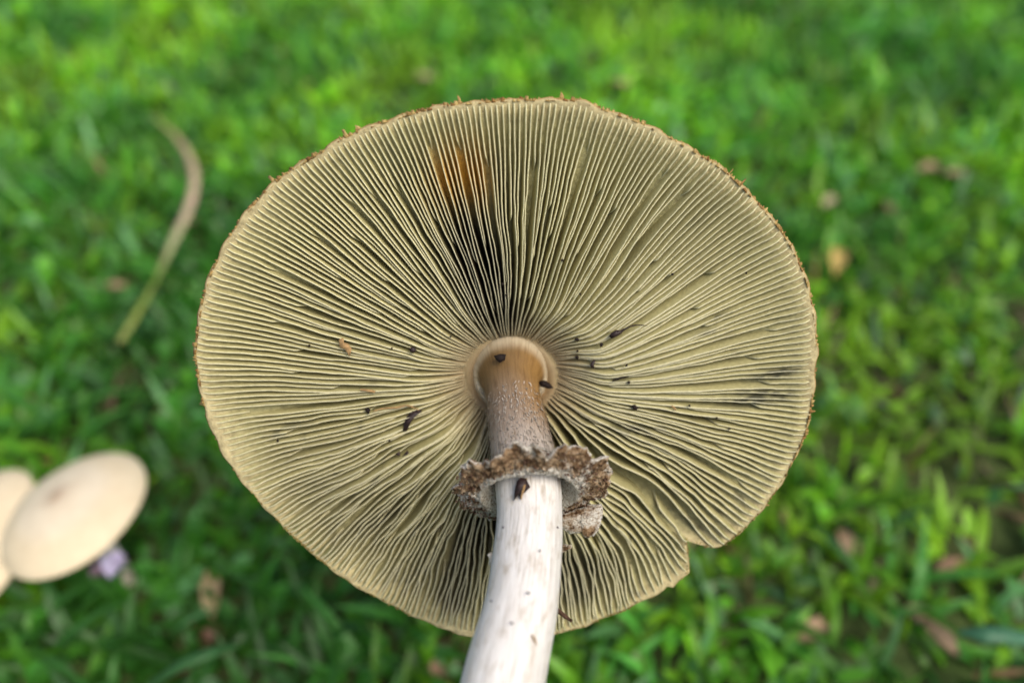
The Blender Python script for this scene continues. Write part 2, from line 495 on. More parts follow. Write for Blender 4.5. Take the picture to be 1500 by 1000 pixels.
uu = np.hypot(Va[:, 0], Va[:, 1]) / Rim(np.arctan2(Va[:, 1], Va[:, 0]))
inner = np.tile(np.arange(nr) < len(us) - 3, NT)
st = stains_and_shade(px_, py_, np.arctan2(Va[:, 1], Va[:, 0]), uu, np.zeros(len(Va)))
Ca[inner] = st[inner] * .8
cap = add('cap', mesh_np('cap', loc2w(Va), grid_quads(NT, nr, wrap_u=True), M_CAP, Ca), mush)

# gills
NS = 46
def build_gill(i, th0):
    R = float(Rim(th0))
    r = random.random()
    full = i % 5 in (0, 2)
    if full: u0 = .135 + random.uniform(-.008, .012)
    elif i % 5 == 4: u0 = random.uniform(.19, .32)
    elif i % 5 == 1: u0 = random.uniform(.30, .55)
    else: u0 = random.uniform(.58, .88)
    u = u0 + (.997 - u0) * np.linspace(0, 1, NS) ** (1.15 if full else 1.0)
    lower = max(0., -math.sin(th0)); right = max(0., math.cos(th0))
    ph = th0 * 3
    # slow bending shared by neighbours
    dev = (fbm(np.full(NS, th0 * 2.2 + 20), u * 3.0 + 5, 44, 2) - .5) * (.022 + .035 * lower) * np.sin(PI * np.clip((u - .1) / .9, 0, 1))
    dev += (vnoise(np.full(NS, i * .55), u * 7 + i * .13, 9) - .5) * (.0035 + .010 * lower) * (1 + 1.2 * lower * right * 2) * sstep(.2, .5, u)
    # ends sweep towards the lowest point in the lower right
    dev += -.10 * np.exp(-((th0 + rad(50)) / rad(22)) ** 2) * sstep(.55, 1.0, u) * (u - .55) * 2
    u = .9999 * u
    sp_ = 2 * PI / NG
    e1 = (0, .25, .5, .33, .17)[i % 5]; e2 = (0, -.17, -.33, -.5, -.67)[i % 5]
    w1 = 1 - sstep(.24, .38, u); w2 = sstep(.24, .38, u) * (1 - sstep(.42, .62, u))
    dev = dev + sp_ * (e1 * w1 + e2 * w2)
    th = th0 + dev
    if not full:
        # short gills lean into a neighbour where they start
        th = th + (random.choice([-1, 1]) * .5 * 2 * PI / NG) * np.exp(-(u - u0) / .03)
    Ra = Rim(th) * (.35 + .65 * u) + R * .65 * (1 - u)
    x = np.cos(th) * Ra * u; y = np.sin(th) * Ra * u
    x, y = warp(x, y)
    if full is False and u0 > .2:
        pass
    zr = zroot(u) - .0006
    u_end = .988
    dp = gdepth(u) * (1 + .35 * lower) * (1 if full else .93) * random.uniform(.95, 1.04)
    dp = dp * (sstep(0, 1, (u - u0) / .05 + .12) if not full else sstep(0, 1, (u - u0) / .07 + .15))
    dp = dp * (1 - .8 * sstep(.965, .998, u))
    dp = dp + .00018 * (vnoise(u * 60 + i, u * 0 + i, 3) - .5)
    dx = np.gradient(x); dy = np.gradient(y); ln = np.hypot(dx, dy) + 1e-9
    tx, ty = -dy / ln, dx / ln
    deg = math.degrees(th0) % 360
    bias = -.34 * math.exp(-(((deg + 180) % 360 - 180 - 30) / 38) ** 2) + .06 * math.exp(-((deg - 195) / 40) ** 2)
    lean = bias * sstep(.15, .35, u) + (fbm(np.full(NS, th0 * 5 + 9), u * 4, 12, 2) - .5) * (.14 + .2 * lower) + random.uniform(-.06, .06)
    rip = (vnoise(u * 22 + i * 3.1, u * 0 + i, 8) - .5) * .00028 * (1 + 2 * lower) + (fbm(u * 9 + i * .23, u * 0 + i * .21, 14, 2) - .5) * .0010 * (.15 + lower)
    thk = np.minimum(.00042, .00015 + .0014 * (u - .10) * 1.0) * (1.15 if lower * right > .2 else 1)
    P = []
    rowv = []
    for side, fr in ((-1, 0.), (-1, .55), (-1, .93), (0, 1.0), (1, .93), (1, .55), (1, 0.)):
        w_ = thk * (1.3 if fr == 0 else (.8 if fr < .9 else .55)) * side
        s_ = dp * fr * lean + rip * fr ** 1.5
        P.append(np.stack([x + tx * (s_ + w_), y + ty * (s_ + w_), zr + dp * fr], 1)); rowv.append(np.full(NS, fr))
    P = np.stack(P, 1).reshape(-1, 3)      # along, ring
    rowv = np.stack(rowv, 1).ravel()
    pp = HUB_C.x + P[:, 0], None
    cy = P[:, 1] * Y_C.y + P[:, 2] * N_C.y + HUB_C.y; cz = P[:, 1] * Y_C.z + P[:, 2] * N_C.z + HUB_C.z; cx = P[:, 0] + HUB_C.x
    px = 750 + FPX * cx / -cz; py = 500 - FPX * cy / -cz
    rw = np.where(rowv > .97, 1.0, rowv * .9)
    c = stains_and_shade(px, py, np.repeat(th, 7), np.repeat(u, 7), rw) * random.uniform(.93, 1.05)
    return mesh_np('gill', loc2w(P), grid_quads(NS, 7), M_GILL, c)
for i, t in enumerate(gth):
    add('gill', build_gill(i, float(t)), cap)

# frayed rim scales: ragged little flakes round the edge, too many and small to pick apart
V = []; Q = []; C = []
nf = 1100
for k in range(nf):
    th = -PI + 2 * PI * (k + random.random()) / nf
    R = float(Rim(th)); ww = random.uniform(.0003, .0016); hh = random.uniform(.00035, .0011) * (1 + (random.random() < .04) * 1.2) * (1.25 if math.sin(th) > -.2 else .8)
    t = ww / R / 2; b = len(V)
    zz = RIMZ + random.uniform(-.0012, .0002)
    for (dt, dr, dz) in ((-t, -.0001, .0002), (t, -.0001, .0002), (t * .6 + random.uniform(-.3, .3) * t, hh, -.0004), (-t * .7, hh * random.uniform(.5, 1), -.0006)):
        V.append((math.cos(th + dt) * (R + dr), math.sin(th + dt) * (R + dr), zz + dz))
    for (dt, dr, dz) in ((-t, -.0002, -.0003), (t, -.0002, -.0003), (t * .6, hh * .9, -.0008), (-t * .7, hh * .6, -.001)):
        V.append((math.cos(th + dt) * (R + dr), math.sin(th + dt) * (R + dr), zz + dz))
    Q += [(b, b + 1, b + 2, b + 3), (b + 7, b + 6, b + 5, b + 4), (b, b + 4, b + 5, b + 1), (b + 1, b + 5, b + 6, b + 2), (b + 2, b + 6, b + 7, b + 3), (b + 3, b + 7, b + 4, b)]
    br = random.random()
    low = sstep(.1, .6, -math.sin(th))
    col = np.array([.50, .36, .13]) * (1 - br) + np.array([.22, .11, .03]) * br
    col = col * (1 - .6 * low) + np.array([.20, .19, .06]) * .6 * low
    C += [tuple(col)] * 8
add('rim_scales', mesh_np('rim_scales', loc2w(V), Q, M_CAP, np.array(C), smooth=False), cap, kind='stuff')

# collar round the stem apex (smooth ring of flesh the gills stop at)
V = []; C = []
NC = 96
cp = [(.0085, -.0010, (.16, .085, .03)), (.0112, -.0006, (.20, .11, .04)), (.0128, .0006, (.30, .19, .09)), (.0143, .0018, (.24, .17, .09)), (.0157, .0022, (.26, .19, .10)), (.0172, .0016, (.30, .235, .125)), (.0186, .0004, (.33, .27, .145)), (.0195, -.0016, (.3, .24, .12))]
for a in range(NC):
    th = 2 * PI * a / NC
    for (r, z, c) in cp:
        k = 1 + .05 * mn.noise(Vector((math.cos(th) * 2.5, math.sin(th) * 2.5, r * 90))) * (1 if r > .012 else .3)
        V.append((math.cos(th) * r * k * .89, math.sin(th) * r * k * .85 - .0002, z + .0009 * mn.noise(Vector((math.cos(th) * 2, math.sin(th) * 2, 9))))); C.append(c)
add('collar', mesh_np('collar', loc2w(V), grid_quads(NC, len(cp), wrap_u=True), M_COLLAR, np.array(C)), cap)

# ------------------------------------------------------------------ stem
def cat(pts, m):
    P = [Vector(p) for p in pts]; P = [P[0] * 2 - P[1]] + P + [P[-1] * 2 - P[-2]]
    out = []
    for i in range(1, len(P) - 2):
        for k in range(m):
            t = k / m
            p0, p1, p2, p3 = P[i - 1:i + 3]
            out.append(.5 * ((2 * p1) + (p2 - p0) * t + (2 * p0 - 5 * p1 + 4 * p2 - p3) * t * t + (3 * p1 - p0 - 3 * p2 + p3) * t ** 3))
    out.append(P[-2]); return out
SP = [(748, 553, .266, .0128), (748, 545, .2625, .0124), (748.5, 546, .2595, .0112), (749, 562, .2550, .00905), (752, 585, .2505, .00865), (757, 615, .2460, .0090), (764, 655, .2395, .00935), (773, 705, .2320, .0096), (775.5, 760, .2250, .0093), (771, 820, .2180, .0095), (761, 895, .2100, .00985), (737, 1000, .2015, .0106)]
spw = [c2w(pxcam(a, b, c)) for a, b, c, r in SP]; spr = [r for *_, r in SP]
e = spw[-1]
for dx, dy, z, r in ((-.005, -.022, .236, .0109), (-.012, -.046, .218, .0112), (-.018, -.068, .190, .0114), (-.023, -.085, .145, .0116), (-.026, -.095, .09, .0122), (-.027, -.096, .035, .014), (-.027, -.096, .008, .019), (-.027, -.096, -.02, .016)):
    spw.append(Vector((e.x + dx, e.y + dy, z))); spr.append(r)
path = cat([(p.x, p.y, p.z) for p in spw], 10)
rads = [v.x for v in cat([(r, 0, 0) for r in spr], 10)]
NSM = 72
V = []; UV = []; C = []
arc = 0; prev = None
frames = []
for k, p in enumerate(path):
    a = path[max(0, k - 1)]; b = path[min(len(path) - 1, k + 1)]
    T = (b - a).normalized()
    if k < 25: T = (T * (k / 25) + NW * (1 - k / 25)).normalized()
    X = Vector((1, 0, 0)); X = (X - T * X.dot(T)).normalized(); B = T.cross(X)
    if prev is not None: arc += (p - prev).length
    prev = p
    frames.append((p, T, X, B, arc))
    R = rads[k]
    for j in range(NSM + 1):
        an = 2 * PI * j / NSM
        nv = mn.noise(Vector((math.cos(an) * 1.6, math.sin(an) * 1.6, arc * 60)))
        n2 = mn.noise(Vector((math.cos(an) * 7, math.sin(an) * 7, arc * 40)))
        rr = R * (1 + .022 * nv + .010 * n2)
        q = p + X * math.cos(an) * rr + B * math.sin(an) * rr
        V.append(q - HW); UV.append((j / NSM, arc / .06))
        C.append((arc, an, nv))
ra = None
for (p, T, X, B, ar) in frames:
    v = RC.transposed() @ (p - Vector((0, 0, CAM_H)))
    py = 500 - FPX * v.y / -v.z
    if py > 705 and ra is None: ra = ar
Ca = np.array(C)
arcs = Ca[:, 0]
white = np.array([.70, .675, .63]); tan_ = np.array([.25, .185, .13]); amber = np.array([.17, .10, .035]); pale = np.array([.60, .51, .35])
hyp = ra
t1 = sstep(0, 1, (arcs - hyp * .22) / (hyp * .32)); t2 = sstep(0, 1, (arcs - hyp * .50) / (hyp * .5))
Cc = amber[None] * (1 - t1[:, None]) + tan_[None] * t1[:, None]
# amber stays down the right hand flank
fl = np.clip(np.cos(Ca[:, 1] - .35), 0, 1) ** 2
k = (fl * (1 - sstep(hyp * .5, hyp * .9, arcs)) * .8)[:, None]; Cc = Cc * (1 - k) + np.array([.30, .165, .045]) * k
Cc = Cc * (1 - t2[:, None]) + np.array([.46, .41, .36]) * t2[:, None]
k = sstep(hyp * .95, hyp * 1.1, arcs)[:, None]; Cc = Cc * (1 - k) + white * k
k = (1 - sstep(.0062, .0095, arcs))[:, None] * 1.0; Cc = Cc * (1 - k) + pale * k
k = (sstep(hyp * 1.9, hyp * 2.6, arcs) * .35 * sstep(.1, .4, Ca[:, 2]))[:, None]; Cc = Cc * (1 - k) + np.array([.60, .48, .34]) * k
stem = add('stem', mesh_np('stem', V, grid_quads(len(path), NSM + 1), M_STEM, Cc, UV), mush)

# white fibrils on the upper stem
V = []; Q = []; C = []
ups = [f for f in frames if hyp * .38 < f[4] < hyp * .98]
for k in range(1500):
    i = min(len(ups) - 2, int(len(ups) * random.random() ** .75)); p, T, X, B, ar = ups[i]; ri = rads[frames.index(ups[i])] if False else .0091
    an = random.uniform(0, 2 * PI)
    R = np.interp(ar, [f[4] for f in frames], rads)
    nrm = X * math.cos(an) + B * math.sin(an); tg = -X * math.sin(an) + B * math.cos(an)
    L = random.uniform(.0005, .0018); W = random.uniform(.00008, .0002)
    d = (T + tg * random.uniform(-.5, .5)).normalized(); s = d.cross(nrm)
    o = p + nrm * R * 1.0 - HW; b = len(V)
    for (f, w2, h) in ((0, 1, .0001), (.5, 1.2, .0003), (1, .4, random.uniform(.0003, .0008))):
        V.append(o + d * L * f + s * W * w2 + nrm * h); V.append(o + d * L * f - s * W * w2 + nrm * h)
    Q += [(b, b + 1, b + 3, b + 2), (b + 2, b + 3, b + 5, b + 4)]
    g = random.uniform(.5, 1.05); C += [(.47 * g, .41 * g, .34 * g)] * 6
add('stem_fibres', mesh_np('stem_fibres', V, Q, M_COLLAR, np.array(C)), stem, kind='stuff')

# ------------------------------------------------------------------ ring
fi = min(range(len(frames)), key=lambda k: abs(frames[k][4] - hyp * 1.10))
pR, TR, XR, BR, aR = frames[fi]
# BR: make it point up in the picture
if (RC.transposed() @ BR).y < 0: BR = -BR; 
TRr = TR
rs = rads[fi]
NRG = 360
# profile: (along axis towards base, radius, brownness)
prof = [(-.010, rs * .99, .0), (-.006, rs + .0009, .0), (-.0030, .0122, -.7), (-.0008, .0134, -.7), (.0003, .0140, -.6)]
for k in range(18):
    f = k / 17
    prof.append((-.0002 - .0026 * f ** 1.1, .0145 + .0080 * f, .0 + 1.05 * float(sstep(0, .35, f))))
prof += [(-.0032, .0229, .5), (-.0037, .0231, -.2), (-.0042, .0226, .3), (-.0042, .0205, .6), (-.0042, .018, .6), (-.0046, .0155, .4), (-.0080, .0125, .2), (-.011, rs * .99, .1)]
V = []; C = []
for a in range(NRG):
    an = 2 * PI * a / NRG
    ca, sa = math.cos(an), math.sin(an)
    rag = mn.noise(Vector((ca * 2.0, sa * 2.0, 3.3))) * .0018 + mn.noise(Vector((ca * 7, sa * 7, 1.3))) * .0015 + mn.noise(Vector((ca * 19, sa * 19, 8))) * .0015 + mn.noise(Vector((ca * 55, sa * 55, 8))) * .0007
    rag += .0016 * max(0, math.cos(an - .25)) - .0005
    # splits
    for (sc_, wd, dp) in ((rad(76), .045, .0040), (rad(8), .07, .0030), (rad(165), .07, .003), (rad(200), .06, .003), (rad(128), .04, .0016), (rad(40), .04, .0018), (rad(332), .09, .004)):
        dd = math.atan2(math.sin(an - sc_), math.cos(an - sc_)); rag -= dp * math.exp(-(dd / wd) ** 2)
    curl = mn.noise(Vector((ca * 3, sa * 3, 9))) * .0026 + mn.noise(Vector((ca * 9, sa * 9, 2))) * .0014
    for j, (z, r, b) in enumerate(prof):
        out = max(0., min(1., (r - .0148) / .0085))
        q1 = mn.noise(Vector((ca * 14, sa * 14, r * 900))); q2 = mn.noise(Vector((ca * 34, sa * 34, r * 2100)))
        lum = 1 if 6 <= j <= 22 else (.3 if j > 3 else 0)
        r2 = r + rag * out ** 1.1 + .0004 * q2 * out
        z2 = z + lum * (.0011 * q1 + .0010 * q2 + .0005 * mn.noise(Vector((ca * 70, sa * 70, r * 4200)))) + curl * out + .0006 * mn.noise(Vector((ca * 2, sa * 2, 5))) * (1 if j > 2 else 0)
        V.append(pR + XR * ca * r2 + BR * sa * r2 + TRr * z2 - HW)
        C.append((b * (.75 + .25 * math.sin(an)) if 3 < j < 23 else b, 0, 0))
V = np.array(V); C = np.array(C)
C[:, 0] = C[:, 0] * 1.3 + .02
ring = add('ring', mesh_np('ring', V, grid_quads(NRG, len(prof), wrap_u=True), M_RING, C), mush)

V = []; T_ = []
for k in range(420):
    an = random.uniform(0, 2 * PI); f = random.random() ** .8; r0 = .0150 + .0074 * f; z0 = -.0002 - .0026 * f ** 1.1 + random.uniform(.0003, .0010)
    c_ = pR + XR * math.cos(an) * r0 + BR * math.sin(an) * r0 + TRr * z0 - HW; s_ = random.uniform(.00012, .00045); b = len(V)
    for d_ in ((1, 0, 0), (-1, 0, 0), (0, 1, 0), (0, -1, 0), (0, 0, 1), (0, 0, -1)): V.append(c_ + Vector(d_) * s_ * random.uniform(.6, 1.4))
    for q in ((0, 2, 4), (2, 1, 4), (1, 3, 4), (3, 0, 4), (2, 0, 5), (1, 2, 5), (3, 1, 5), (0, 3, 5)): T_.append(tuple(b + v for v in q))
add('soil_grains', mesh_np('soil_grains', V, None, M_TWIG, tris=T_, smooth=False), ring, kind='stuff')

def flap(outline, depth, tdepth, name, parent, mat, seed=0, c0=.8, thick=.0012, bow=.0):
    """irregular torn plate: outline given as points of the photo, placed at its own depth in the scene, solid with thickness"""
    n_ = len(outline); cx = sum(p[0] for p in outline) / n_; cy = sum(p[1] for p in outline) / n_
    pts = []
    fine = []
    for i in range(n_):
        a = outline[i]; b = outline[(i + 1) % n_]
        for t in (0, .25, .5, .75):
            fine.append((a[0] + (b[0] - a[0]) * t + random.uniform(-1.1, 1.1), a[1] + (b[1] - a[1]) * t + random.uniform(-1.1, 1.1)))
    m_ = len(fine); V = []; C = []
    K = 6
    for side in (0, 1):
        for k in range(K):
            f = 1 - k / (K - 1) if k < K - 1 else .02
            for (x, y) in fine:
                xx, yy = cx + (x - cx) * f, cy + (y - cy) * f
                dz = depth + (yy - cy) * tdepth + (side * thick) + random.uniform(-.00035, .00035) - bow * (1 - f * f)
                V.append(c2w(pxcam(xx, yy, dz)) - HW); C.append((c0 if f < .9 else -.35, 0, 0))
    Q = []
    for side in (0, 1):
        for k in range(K - 1):
            for j in range(m_):
                a = side * K * m_ + k * m_ + j; b = side * K * m_ + k * m_ + (j + 1) % m_
                q = (a, b, b + m_, a + m_); Q.append(q if side == 0 else q[::-1])
    for j in range(m_):
        a, b = j, (j + 1) % m_; Q.append((a, b, b + K * m_, a + K * m_)[::-1])
    return add(name, mesh_np(name, V, Q, mat, np.array(C)), parent)
flap([(818, 752), (838, 748), (862, 738), (880, 738), (884, 748), (880, 768), (872, 784), (858, 788), (850, 780), (834, 782), (822, 772), (814, 764)], .2385, -.00003, 'ring_flap', ring, M_RING, c0=.75, bow=.002)
flap([(818, 800), (828, 796), (838, 798), (836, 804), (826, 808), (818, 810)], .232, 0, 'ring_fragment', ring, M_RING, c0=.5)

# ------------------------------------------------------------------ debris on the mushroom (each lies on what it touches)
def solid_from_px(name, pts, depth, mat, thick=.0006, slope=0.0, jitter=.3):
    """small solid chip with the outline seen in the photo, its own distance and thickness"""
    m_ = len(pts); cx = sum(p[0] for p in pts) / m_; cy = sum(p[1] for p in pts) / m_
    base = c2w(pxcam(cx, cy, depth))
    V = []
    for s in (-1, 1):
        for (x, y) in pts:
            V.append(c2w(pxcam(x + random.uniform(-jitter, jitter), y + random.uniform(-jitter, jitter), depth + (x - cx) * slope + s * thick / 2)) - base)
        V.append(c2w(pxcam(cx, cy, depth + s * thick * .8)) - base)
    T = []
    for j in range(m_):
        k = (j + 1) % m_
        T += [(m_, k, j), (2 * m_ + 1, m_ + 1 + j, m_ + 1 + k), (j, k, m_ + 1 + k), (j, m_ + 1 + k, m_ + 1 + j)]
    o = add(name, mesh_np(name, V, None, mat, tris=T, smooth=False))
    o.location = base
    return o

def edge_depth(px, py, lift=.0004):
    """camera depth of the gill edges under a pixel"""
    z = .010
    for _ in range(6):
        x, y = px_local(px, py, z); u = math.hypot(x, y) / float(Rim(math.atan2(y, x))); z = float(zroot(u) + gdepth(u)) - .0006
    p = HUB_C + X_C * x + Y_C * y + N_C * (z + lift)
    return -p.z

def tag(o, label, cat_, group=None):
    o['label'] = label; o['category'] = cat_
    if group: o['group'] = group
    return o

def chip(pts, mat, label, cat_, name, group=None, thick=.0006, lift=.0004, depth=None):
    cx = sum(p[0] for p in pts) / len(pts); cy = sum(p[1] for p in pts) / len(pts)
    return tag(solid_from_px(name, pts, depth or edge_depth(cx, cy, lift), mat, thick), label, cat_, group)

def strand(pts, wpx, mat, label, cat_, name, lift=.0006, depth=None, ends=.4):
    """thin round strand through pixels, lying on the gills"""
    P = [pxcam(x, y, (depth[i] if isinstance(depth, (list, tuple)) else depth) if depth else edge_depth(x, y, lift)) for i, (x, y) in enumerate(pts)]
    P = cat([tuple(p) for p in P], 6); K = 6; V = []
    base = c2w(P[0])
    for i, p in enumerate(P):
        T = (P[min(i + 1, len(P) - 1)] - P[max(i - 1, 0)]).normalized(); A = T.cross(Vector((0, 0, 1))).normalized(); B = T.cross(A)
        f = i / (len(P) - 1); r = wpx / 2 * -p.z / FPX * (ends + (1 - ends) * math.sin(PI * min(1, max(0, f * .9 + .1)))) * random.uniform(.8, 1.2)
        for k in range(K):
            a = 2 * PI * k / K; V.append(c2w(p + A * math.cos(a) * r + B * math.sin(a) * r) - base)
    Q = grid_quads(len(P), K, wrap_v=True)
    n_ = len(V); Q2 = [tuple(range(0, 4)), (0, 3, 4, 5), tuple(range(n_ - 4, n_)), (n_ - 6, n_ - 5, n_ - 4, n_ - 1)]
    o = add(name, mesh_np(name, V, Q + Q2, mat)); o.location = base
    return tag(o, label, cat_)

chip([(604, 602), (612, 600), (619, 602), (612, 607), (605, 613), (600, 622), (596, 631), (590, 631), (592, 620), (596, 609)], M_BARK, 'dark curved bark flake lying on the gills left of the stem', 'bark flake', 'bark_flake', thick=.0008)
chip([(578, 665), (586, 660), (586, 668)], M_BARK, 'small dark triangular chip, left one of the close pair on the lower left gills', 'bark chip', 'bark_chip')
chip([(589, 669), (597, 659), (599, 664), (605, 666), (598, 669)], M_BARK, 'dark jagged chip, right one of the close pair on the lower left gills', 'bark chip', 'bark_chip')
chip([(896, 487), (903, 483), (908, 484), (915, 480), (914, 485), (908, 490), (902, 493), (896, 496), (892, 492)], M_BARK, 'dark clump of bark at the thick end of the curved twig on the right gills', 'bark clump', 'bark_clump', thick=.001)
strand([(900, 490), (912, 484), (924, 478), (934, 476), (948, 477)], 2.2, M_BARK, 'thin dark curved twig on the gills right of the stem', 'twig', 'twig')
strand([(897, 558), (908, 554), (921, 551)], 3.0, M_SPECK, 'short dark straight splinter on the gills right of the stem', 'splinter', 'splinter')
chip([(870, 526), (873, 529), (870, 533), (871, 540), (866, 538), (864, 533)], M_BARK, 'small dark hooked chip just right of the stem top', 'bark chip', 'bark_chip')
chip([(599, 510), (605, 507), (610, 512), (606, 517), (601, 515)], M_BARK, 'round dark chip on the upper left gills', 'bark chip', 'bark_chip')
chip([(528, 569), (541, 570), (550, 572), (549, 575), (536, 573), (528, 572)], M_TAN, 'short brown straw piece lying flat on the left gills', 'straw', 'straw_piece', thick=.0005)
strand([(546, 602), (562, 598), (580, 597), (598, 594), (617, 602)], 2.6, M_TAN, 'long tan fibre lying above the dark bark flake on the left gills', 'fibre', 'plant_fibre')
chip([(533, 599), (539, 596), (543, 600), (540, 607), (536, 602)], M_SPECK, 'dark crumb at the left end of the long tan fibre', 'crumb', 'crumb')
chip([(496, 497), (503, 495), (502, 501), (510, 503), (515, 511), (512, 522), (506, 512), (498, 508)], M_TAN, 'torn brown scrap of gill on the left side of the cap', 'scrap', 'gill_scrap')
chip([(723, 521), (733, 518), (741, 519), (740, 527), (732, 531), (727, 527)], M_SPECK, 'black blotchy crumb on the pale knob at the top of the stem', 'crumb', 'crumb', depth=.2475, thick=.0015)
chip([(789, 558), (798, 557), (806, 562), (811, 568), (803, 569), (792, 566)], M_SPECK, 'black crumb tucked beside the right of the stem top', 'crumb', 'crumb', depth=.2555, thick=.003)
chip([(757, 705), (762, 699), (770, 700), (777, 713), (771, 719), (765, 724), (763, 732), (759, 724), (753, 733), (754, 718)], M_BARK, 'dark soil clot stuck to the white stem under the ring', 'soil clot', 'soil_clot', depth=.2200, thick=.003)
strand([(763, 731), (768, 712), (772, 700)], 3.2, M_TAN, 'short orange brown splinter stuck in the soil clot under the ring', 'splinter', 'splinter', depth=[.2150, .2180, .2205])
strand([(811, 888), (820, 896), (837, 909)], 7, M_TWIG, 'short brown twig sticking out from behind the right side of the stem', 'twig', 'twig', depth=[.232, .229, .226], ends=.7)
strand([(798, 660), (803, 664), (808, 668)], 4, M_SPECK, 'short dark crumb lodged in the split of the ring', 'crumb', 'crumb', depth=.226)
strand([(779, 929), (783, 936), (786, 944)], 3.4, M_TAN, 'tiny orange brown splinter on the lower white stem', 'splinter', 'splinter', depth=.1975)
chip([(714, 812), (720, 808), (722, 818), (720, 828), (716, 826), (717, 818)], M_WHITE, 'white fluffy crumb at the left edge of the white stem', 'fluff', 'fluff_crumb', depth=.2195, thick=.001)
for (x, y, r, lab) in (
    (845, 497, 3.2, 'small dark speck on the gills above right of the stem top, nearest the curved twig'),
    (845, 523, 3.6, 'small dark square speck on the gills just above the dark hooked chip'),
    (881, 505, 3.6, 'small dark slanted speck between the curved twig and the hooked chip'),
    (918, 535, 2.3, 'tiny dark speck on the gills just above the short dark splinter'),
    (846, 514, 2.2, 'tiny brownish speck between two dark specks right of the stem top'),
    (823, 381, 2.2, 'tiny dark speck on the gills high above the stem top, right of the dark wedge'),
    (850, 431, 1.8, 'tiny dark speck on the gills halfway between the stem top and the top right rim'),
    (921, 560, 2.6, 'tiny upright dark speck just below the short dark splinter'),
    (570, 645, 1.8, 'tiny dark speck above the close pair of dark chips on the lower left gills'),
    (407, 645, 2.0, 'tiny dark speck on the gills nearest the lower left rim'),
    (660, 493, 1.8, 'tiny dark speck on the gills just above left of the stem top'),
    (453, 506, 2.4, 'tiny dark speck on the gills left of the torn brown scrap'),
    (574, 510, 2.0, 'tiny dark speck on the gills beside the round dark chip'),
    (736, 416, 2.4, 'tiny dark speck straight above the stem top at the edge of the dark wedge'),
    (742, 432, 2.0, 'lower speck of the two straight above the stem top by the dark wedge'),
    (985, 402, 2.0, 'tiny dark speck in the middle of the smooth upper right gills'),
    (1093, 400, 1.5, 'tiny dark speck on the upper right gills nearest the right rim'),
    (1050, 612, 1.8, 'tiny dark speck on the right gills under the mildew streaks'),
    (1068, 628, 2.0, 'tiny dark speck on the right gills, lowest of those under the mildew streaks'),
    (1010, 594, 2.0, 'tiny dark speck on the right gills beside the tiny orange crumb')):
    p = [(x + r * random.uniform(.7, 1.2) * math.cos(a), y + r * random.uniform(.7, 1.2) * math.sin(a)) for a in np.linspace(0, 2 * PI, 6, endpoint=False)]
    chip(p, M_SPECK, lab, 'speck', 'soil_speck', 'soil specks on the gills')
chip([(925, 594), (930, 592), (936, 597), (932, 600), (927, 599)], M_SPECK, 'dark fuzzy crumb on the gills between stem and mildew streaks', 'crumb', 'crumb')
strand([(984, 594), (988, 598), (990, 601)], 3, M_TAN, 'tiny orange crumb on the right gills beside a dark speck', 'crumb', 'crumb')
# specks on the white stem
def on_stem(px, py):
    best = min(frames, key=lambda f: abs((500 - FPX * (RC.transposed() @ (f[0] - Vector((0, 0, CAM_H)))).y / -(RC.transposed() @ (f[0] - Vector((0, 0, CAM_H)))).z) - py) if f[4] < .2 else 9e9)
    v = RC.transposed() @ (best[0] - Vector((0, 0, CAM_H))); R = float(np.interp(best[4], [f[4] for f in frames], rads))
    cxp = 750 + FPX * v.x / -v.z; hw = R * FPX / -v.z; t = max(-.95, min(.95, (px - cxp) / hw))
    return -v.z - R * math.sqrt(1 - t * t) * 1.12
for (x, y, r, lab) in ((817, 772, 1.7, 'tiny brown speck at the right edge of the white stem below the ring flap'), (791, 806, 1.8, 'tiny brown speck on the right half of the white stem, second from the ring'),
                       (774, 868, 2.2, 'small reddish speck in the middle of the white stem'), (720, 880, 2.2, 'small dark speck at the left edge of the white stem'),
                       (750, 912, 2.2, 'small reddish speck on the white stem, lowest of its specks'), (737, 772, 1.5, 'tiny brown speck on the left half of the white stem just below the ring')):
    p = [(x + r * random.uniform(.7, 1.2) * math.cos(a), y + r * random.uniform(.7, 1.2) * math.sin(a)) for a in np.linspace(0, 2 * PI, 6, endpoint=False)]
    chip(p, M_BARK, lab, 'speck', 'stem_speck', 'specks on the white stem', depth=on_stem(x, y) - .0002)

